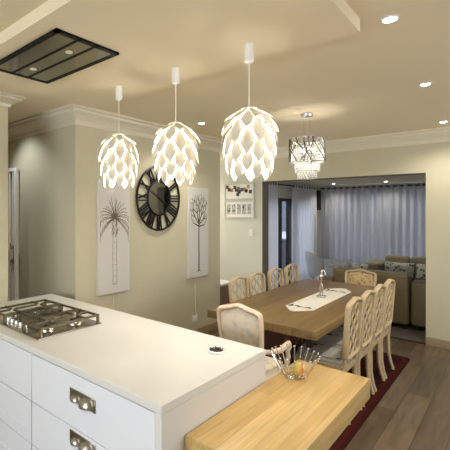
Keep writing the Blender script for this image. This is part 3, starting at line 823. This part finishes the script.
def carver(loc, rotz, label, FM, PM):
    t = thing('armchair', label, 'chair', loc, rotz, 'upholstered armchairs at the table ends')
    zs = .44
    m = MB(); m.prism([(-.185, -.22), (.185, -.22), (.222, .15), (.21, .22), (.1, .24), (-.1, .24), (-.21, .22), (-.222, .15)], zs - .06, zs)
    m.build('seat_frame', FM, t)
    m = MB(); m.prism([(-.17, -.2), (.17, -.2), (.207, .14), (.195, .21), (.1, .225), (-.1, .225), (-.195, .21), (-.207, .14)], zs + .0005, zs + .06)
    bmesh.ops.bevel(m.b, geom=[e for e in m.b.edges if all(v.co.z > zs + .04 for v in e.verts)], offset=.03, segments=3, affect='EDGES')
    m.build('seat', M['toile'], t)
    for sx in (-1, 1): cabriole(sx * .19, .19, sx, 1, zs - .061, .027).build('leg', FM, t)
    for sx in (-1, 1): rear_leg(sx * .165, -.2, sx, zs - .061).build('leg', FM, t)
    lp = loop_back(.165, .185, .53, .99, .026, rake=.16, y0=-.215)
    m = MB(); m.tube(lp, .028, 8, True, (.6, 1.0), (0, 1, 0))
    for sx in (-1, 1): m.tube([(sx * .165, -.205, zs - .059), (sx * .163, -.216, .49), (sx * .16, -.226, .55)], [.022, .02, .02], 8)
    m.build('back_frame', FM, t)
    # padded panel inside the frame, bulging to the back and the front
    inner = [Vector(p) for p in loop_back(.15, .168, .55, .968, .028, rake=.16, y0=-.215)]
    m = MB(); c = sum(inner, Vector()) / len(inner)
    for s in (-1, 1):
        rings = []
        for q, d in ((1, .006), (.8, .014), (.5, .02), (.2, .022)):
            rings.append([m.b.verts.new(c + (p - c) * q + Vector((0, s * d, 0))) for p in inner])
        for A, B in zip(rings, rings[1:]):
            for k in range(len(A)): m.b.faces.new((A[k], A[(k+1) % len(A)], B[(k+1) % len(A)], B[k]))
        m.b.faces.new(rings[-1])
        if s == -1: edge = rings[0]
        else:
            for k in range(len(edge)): m.b.faces.new((edge[k], edge[(k+1) % len(edge)], rings[0][(k+1) % len(edge)], rings[0][k]))
    m.build('back_panel', PM, t)
    for sx in (-1, 1):
        m = MB()
        m.tube([(sx * .175, -.25, .70), (sx * .20, -.15, .675), (sx * .23, -.02, .66), (sx * .24, .08, .672), (sx * .238, .14, .668), (sx * .235, .165, .64), (sx * .235, .14, .622), (sx * .235, .125, .64)], [.017, .019, .022, .024, .025, .023, .018, .012], 10)
        m.tube([(sx * .235, .11, .645), (sx * .245, .12, .58), (sx * .232, .09, .5), (sx * .225, .08, .395)], [.018, .02, .017, .017], 8)
        m.build('arm', FM, t)
    return t
o = carver((-1.468, 2.80, FZ), R(5), 'limewashed armchair with printed back panel between island and table end', M['paleframe'], M['toile'])
o.scale = (.86, 1, 1)
o = carver((-1.605, 5.82, .0005), R(180), 'ornate golden armchair at the far table end in front of the leather sofa', M['washed'], M['carved'])
o.scale = (1, 1, .86)

# ------------------------------------------------------------------ living room
def rbox(x0, x1, y0, y1, z0, z1, b): return MB().box(x0, x1, y0, y1, z0, z1, b, 4)
t = thing('sofa', 'olive tan leather sofa with its back turned to the dining table', 'sofa', (-1.66, 7.1, 0))
rbox(-.5, .52, -.42, -.14, .06, .79, .05).build('backrest', M['leather'], t)
rbox(-.72, .52, -.138, .48, .06, .30, .03).build('seat_base', M['leather'], t)
rbox(-.72, .52, -.136, .5, .301, .45, .04).build('seat_cushion', M['leather'], t)
rbox(-.74, -.502, -.42, -.14, .06, .62, .05).build('armrest', M['leather'], t)
for x, y in ((-.68, -.36), (.46, -.36), (-.68, .42), (.46, .42)): MB().box(x - .03, x + .03, y - .03, y + .03, .0005, .0595).build('foot', M['black'], t)
t = thing('corner_sofa', 'tan leather corner sofa with low arm beside the opening\'s right edge', 'sofa', (-.7, 7.9, 0))
rbox(-.425, .55, -1.2, -.93, .06, .70, .06).build('armrest', M['leather'], t)
rbox(-.42, .55, -.928, .35, .06, .44, .05).build('seat_base', M['leather'], t)
rbox(-1.15, .8, .352, 1.12, .06, .44, .05).build('seat_base', M['leather'], t)
rbox(-1.15, .8, .86, 1.12, .442, .78, .07).build('backrest', M['leather'], t)
for x0, x1 in ((-1.15, -.76), (-.75, -.1)): rbox(x0, x1, .70, .858, .45, .86, .06).build('back_cushion', M['leatherlight'], t)
rbox(-1.42, -1.155, .352, 1.12, .06, .74, .07).build('armrest', M['leatherlight'], t)
for x, y in ((-.36, -1.1), (.48, -1.1), (-1.34, .45), (-1.34, 1.0), (.7, 1.0)): MB().box(x - .03, x + .03, y - .03, y + .03, .0005, .0595).build('foot', M['black'], t)
def cushion(loc, w_, h_, d_, m_, label, rx=-12, rz=0, cat='cushion', group=None):
    m = MB(); n = 12; tops = {}
    for s in (-1, 1):
        g = [[None] * (n + 1) for _ in range(n + 1)]
        for i in range(n + 1):
            for j in range(n + 1):
                u, v = i / n * 2 - 1, j / n * 2 - 1
                th = d_ / 2 * ((1 - abs(u) ** 3) * (1 - abs(v) ** 3)) ** .45
                pin = 1 - .05 * (1 - (u * v) ** 2)
                g[i][j] = m.b.verts.new((u * w_ / 2 * pin, s * th, v * h_ / 2 * pin + h_ / 2))
        for i in range(n):
            for j in range(n): m.b.faces.new((g[i][j], g[i+1][j], g[i+1][j+1], g[i][j+1]))
    bmesh.ops.remove_doubles(m.b, verts=m.b.verts[:], dist=1e-4)
    o = m.build('cushion', m_, None, loc); o.rotation_euler = (R(rx), 0, R(rz)); return tag(o, label, cat, group)
GC = 'scatter cushions on the sofas'
cushion((-1.595, 8.46, .455), .48, .31, .14, M['floral'], 'black and white floral cushion at the left end of the corner sofa', -14, 4, group=GC)
cushion((-1.06, 8.46, .455), .58, .31, .14, M['floral'], 'black and white floral cushion near the opening\'s right edge', -14, -3, group=GC)
cushion((-2.25, 7.2, .455), .42, .42, .15, M['greypat'], 'light grey patterned cushion standing on the left of the sofa', -10, 18, group=GC)
cushion((-2.02, 7.36, .455), .36, .36, .13, M['floral'], 'dark patterned cushion peeking over the sofa back, left of the armchair', -12, -14, group=GC)
# grey lounge chair with wing back
GF = mat('plain grey fabric', srgb(178, 179, 180), .85, bump=.2, bscale=200)
t = thing('lounge_chair', 'light grey lounge chair with curved wing back near the curtains', 'chair', (-2.66, 7.9, 0), R(-62))
m = MB(); n = 14; rows = []
for i in range(n + 1):
    a = R(-75 + 150 * i / n)          # wraps round the sitter
    hgt = .22 + .26 * math.cos(a * .82) ** .8
    rows.append([m.b.verts.new((.33 * math.sin(a) * (1 + .12 * s), -.30 * math.cos(a) * (1 + .22 * s), .44 + (hgt - .0) * s)) for s in (0, .25, .5, .75, 1)])
for A, B in zip(rows, rows[1:]):
    for k in range(4): m.b.faces.new((A[k], A[k+1], B[k+1], B[k]))
o = m.build('wing_back', GF, t); s = o.modifiers.new('thick', 'SOLIDIFY'); s.thickness = .06; s.offset = 0; mod_sub(o, 1)
o = MB().box(-.29, .29, -.25, .32, .36, .48, .04, 3).build('seat', GF, t)
for sx in (-1, 1):
    for sy in (-1, 1):
        MB().tube([(sx * .2, sy * .2, .359), (sx * .27, sy * .27, .0005)], [.014, .01], 8).build('leg', M['black'], t)

# curtains
def curtain(p0, p1, label, m_, folds, z0=.03, z1=2.235, group=None):
    a, b = Vector(p0), Vector(p1); d = b - a; L_ = d.length; d.normalize(); nrm = Vector((-d.y, d.x))
    t = thing('curtain', label, 'curtain', ((p0[0] + p1[0]) / 2, (p0[1] + p1[1]) / 2, 0), 0, group)
    c = (a + b) / 2
    n = folds * 10; rnd = random.Random(int(p0[0] * 100) + folds); ph = [rnd.uniform(-.5, .5) for _ in range(folds + 2)]
    m = MB(); rows = []
    for z in (z1, z1 - .08, 1.7, 1.1, .5, z0):
        row = []
        for i in range(n + 1):
            q = i / 10; k = int(q); pp = ph[k] + (ph[k + 1] - ph[k]) * (q - k)
            amp = .035 * (1 + .4 * pp) * (1 if z < z1 - .1 else .75)
            p = a + d * (L_ * i / n + .012 * pp * (z1 - z) * math.sin(PI * i / n)) + nrm * amp * math.sin(2 * PI * q + .35 * pp * (z1 - z)) - c
            row.append(m.b.verts.new((p.x, p.y, z)))
        rows.append(row)
    for A, B in zip(rows, rows[1:]):
        for k in range(n): m.b.faces.new((A[k], A[k+1], B[k+1], B[k]))
    o = m.build('cloth', m_, t); s = o.modifiers.new('thick', 'SOLIDIFY'); s.thickness = .002
    for k in range(folds * 2):
        p = a + d * (L_ * (k * .5 + .25) / folds) - c
        q = Vector((p.x, p.y))
        m = MB(); ring = [(d.x * 0 + q.x + nrm.x * .026 * math.cos(u), q.y + nrm.y * .026 * math.cos(u), 2.2 + .026 * math.sin(u)) for u in [2 * PI * j / 12 for j in range(12)]]
        m.tube(ring, .005, 6, True); m.build('eyelet', M['steel'], t)
    return t
GR = 'sheer curtains of the living room'
curtain((-3.2, 9.17), (-2.2, 9.17), 'grey sheer curtain panel beside the black speaker, far window', M['sheer'], 8, group=GR)
curtain((-2.196, 9.17), (-1.204, 9.17), 'grey sheer curtain panel behind the corner sofa cushions', M['sheer'], 8, group=GR)
curtain((-1.2, 9.17), (-.1, 9.17), 'grey sheer curtain panel at the right of the far window', M['sheer'], 8, group=GR)
curtain((-3.25, 6.42), (-3.25, 7.02), 'white sheer curtain left of the black framed glazed door', M['sheer2'], 6, group=GR)
curtain((-3.25, 7.72), (-3.25, 8.95), 'white sheer curtain between the glazed door and the corner', M['sheer2'], 9, group=GR)
m = MB(); m.tube([(-3.24, 9.17, 2.2), (.1, 9.17, 2.2)], .013, 10)
m.ball((.1, 9.17, 2.2), .025)
for x in (-3.1, .0): m.bar((x, 9.17, 2.2), (x, 9.299, 2.2), .02, .02)
tag(m.build('curtain_rod', M['black']), 'dark curtain rod along the far living room wall', 'curtain rod')
m = MB(); m.tube([(-3.25, 6.4, 2.2), (-3.25, 9.05, 2.2)], .013, 10)
for y in (6.42, 9.0): m.bar((LX + .001, y, 2.2), (-3.25, y, 2.2), .02, .02)
tag(m.build('curtain_rod', M['black']), 'dark curtain rod above the black framed glazed door', 'curtain rod')
t = thing('wall_speaker', 'black speaker box mounted in the corner between the curtains', 'speaker', (-3.27, 9.08, 1.72))
MB().box(-.07, .07, -.06, .06, 0, .44, .008, 2).build('cabinet', M['black'], t)
MB().box(-.062, .062, -.066, -.0605, .01, .43, .003, 1).build('grille', mat('speaker cloth', srgb(30, 28, 28), .95), t)
MB().bar((-.089, 0, .22), (-.0705, 0, .22), .03, .03).build('bracket', M['black'], t)

# passage: brown chair half hidden behind the clock wall corner
t = thing('stool', 'brown upholstered stool with white top half hidden behind the clock wall corner', 'stool', (-3.37, 5.22, 0))
MB().box(-.165, .165, -.16, .16, .1, .565, .02, 3).build('body', M['brownfab'], t)
MB().box(-.17, .17, -.165, .165, .5655, .61, .015, 3).build('seat', M['white'], t)
for sx in (-1, 1):
    for sy in (-1, 1): MB().tube([(sx * .13, sy * .13, .0995), (sx * .13, sy * .13, .0005)], [.018, .014], 8).build('leg', M['white'], t)

# patio furniture glimpsed through the glazed door
t = thing('patio_cabinet', 'dark outdoor cabinet seen through the glazed door', 'cabinet', (-4.25, 9.7, -.02))
MB().box(-.5, .5, -.25, .25, .06, .96, .01, 1).build('body', mat('charcoal panel', srgb(66, 68, 76), .6, var=.3, vscale=9), t)
MB().box(-.53, .53, -.28, .28, .9605, 1.0, .006, 1).build('top', M['black'], t)
for sx in (-1, 1): MB().box(sx * .45 - .04, sx * .45 + .04, -.2, .2, .0005, .0595).build('foot', M['black'], t)
m = MB(); m.box(-5.75, -5.1, 12.17, 12.199, 1.05, 2.35)
struct(m.build('window_3', mat('dark shutter', srgb(92, 98, 112), .5, var=.3, vscale=14)))

# ------------------------------------------------------------------ light
W = bpy.data.worlds.new('World'); bpy.context.scene.world = W; W.use_nodes = True
bg = W.node_tree.nodes['Background']; bg.inputs['Color'].default_value = (.83, .86, .93, 1); bg.inputs['Strength'].default_value = 2.1
def area(name, loc, rot, sx, sy, e, col):
    l = bpy.data.lights.new(name, 'AREA'); l.shape = 'RECTANGLE'; l.size = sx; l.size_y = sy; l.energy = e; l.color = col
    o = bpy.data.objects.new(name, l); C.objects.link(o); o.location = loc; o.rotation_euler = rot; return o
area('kitchen_added_daylight', (-1, -2.85, 1.6), (R(90), 0, 0), 3.1, 1.25, 60, (.82, .9, 1))          # unseen daylight added for the island front, through window_added_1
area('passage_added_daylight', (-6.75, 5.52, 1.55), (0, R(-90), 0), 1.15, .85, 50, (.88, .94, 1))   # unseen daylight added for a whiter passage, through window_added_4
area('dining_added_daylight', (2.9, 3.4, 1.55), (0, R(90), 0), 1.4, 3.5, 22, (.97, .97, 1))   # unseen daylight added to brighten ceiling and clock wall, through window_added_5
def lamp(x, y, z, e, col, rot=(0, 0, 0), cone=130, name='ceiling_spot'):
    l = bpy.data.lights.new(name, 'SPOT'); l.energy = e; l.color = col; l.spot_size = R(cone); l.spot_blend = .9; l.shadow_soft_size = .05
    o = bpy.data.objects.new(name, l); C.objects.link(o); o.location = (x, y, z); o.rotation_euler = rot; return o
def room_spot(x, y, label, e, col=(1, .94, .85), rot=(0, 0, 0), cone=130):
    downlight(x, y, CZ, label, 0); lamp(x, y, CZ - .02, e, col, rot, cone)
room_spot(-1.2, -.6, 'unseen added kitchen downlight on the side of the kitchen wall', 45)  # lamp outside the view, added to light the cabinet fronts
room_spot(.6, -.6, 'unseen added kitchen downlight on the side of the right wall', 45)  # second lamp outside the view, added for the same fronts
room_spot(-4.1, 1.85, 'cool white downlight in the hall behind the kitchen wall end', 20, (.86, .93, 1), (R(30), 0, R(-12)), 95)
room_spot(-5.4, 1.9, 'unseen downlight added at the far end of the hall', 75, (1, .95, .88))  # hidden lamp added to brighten the hall and its gate
room_spot(-4.3, 5.5, 'passage downlight left of the photo frames', 45, (1, .95, .88))

# ------------------------------------------------------------------ camera
cd = bpy.data.cameras.new('camera'); cam = bpy.data.objects.new('camera', cd); C.objects.link(cam)
cam.location = (0, 0, 1.7); cam.rotation_euler = (R(90), 0, R(44.087))
cd.sensor_width = 36; cd.lens = 392.3 / 450 * 36; cd.shift_x = (225 - 140) / 450; cd.shift_y = -(225 - 211) / 450
cd.clip_start = .05; cd.clip_end = 60
sc = bpy.context.scene; sc.camera = cam
sc.view_settings.view_transform = 'Standard'; sc.view_settings.look = 'None'; sc.view_settings.gamma = 1
sc.view_settings.exposure = .68
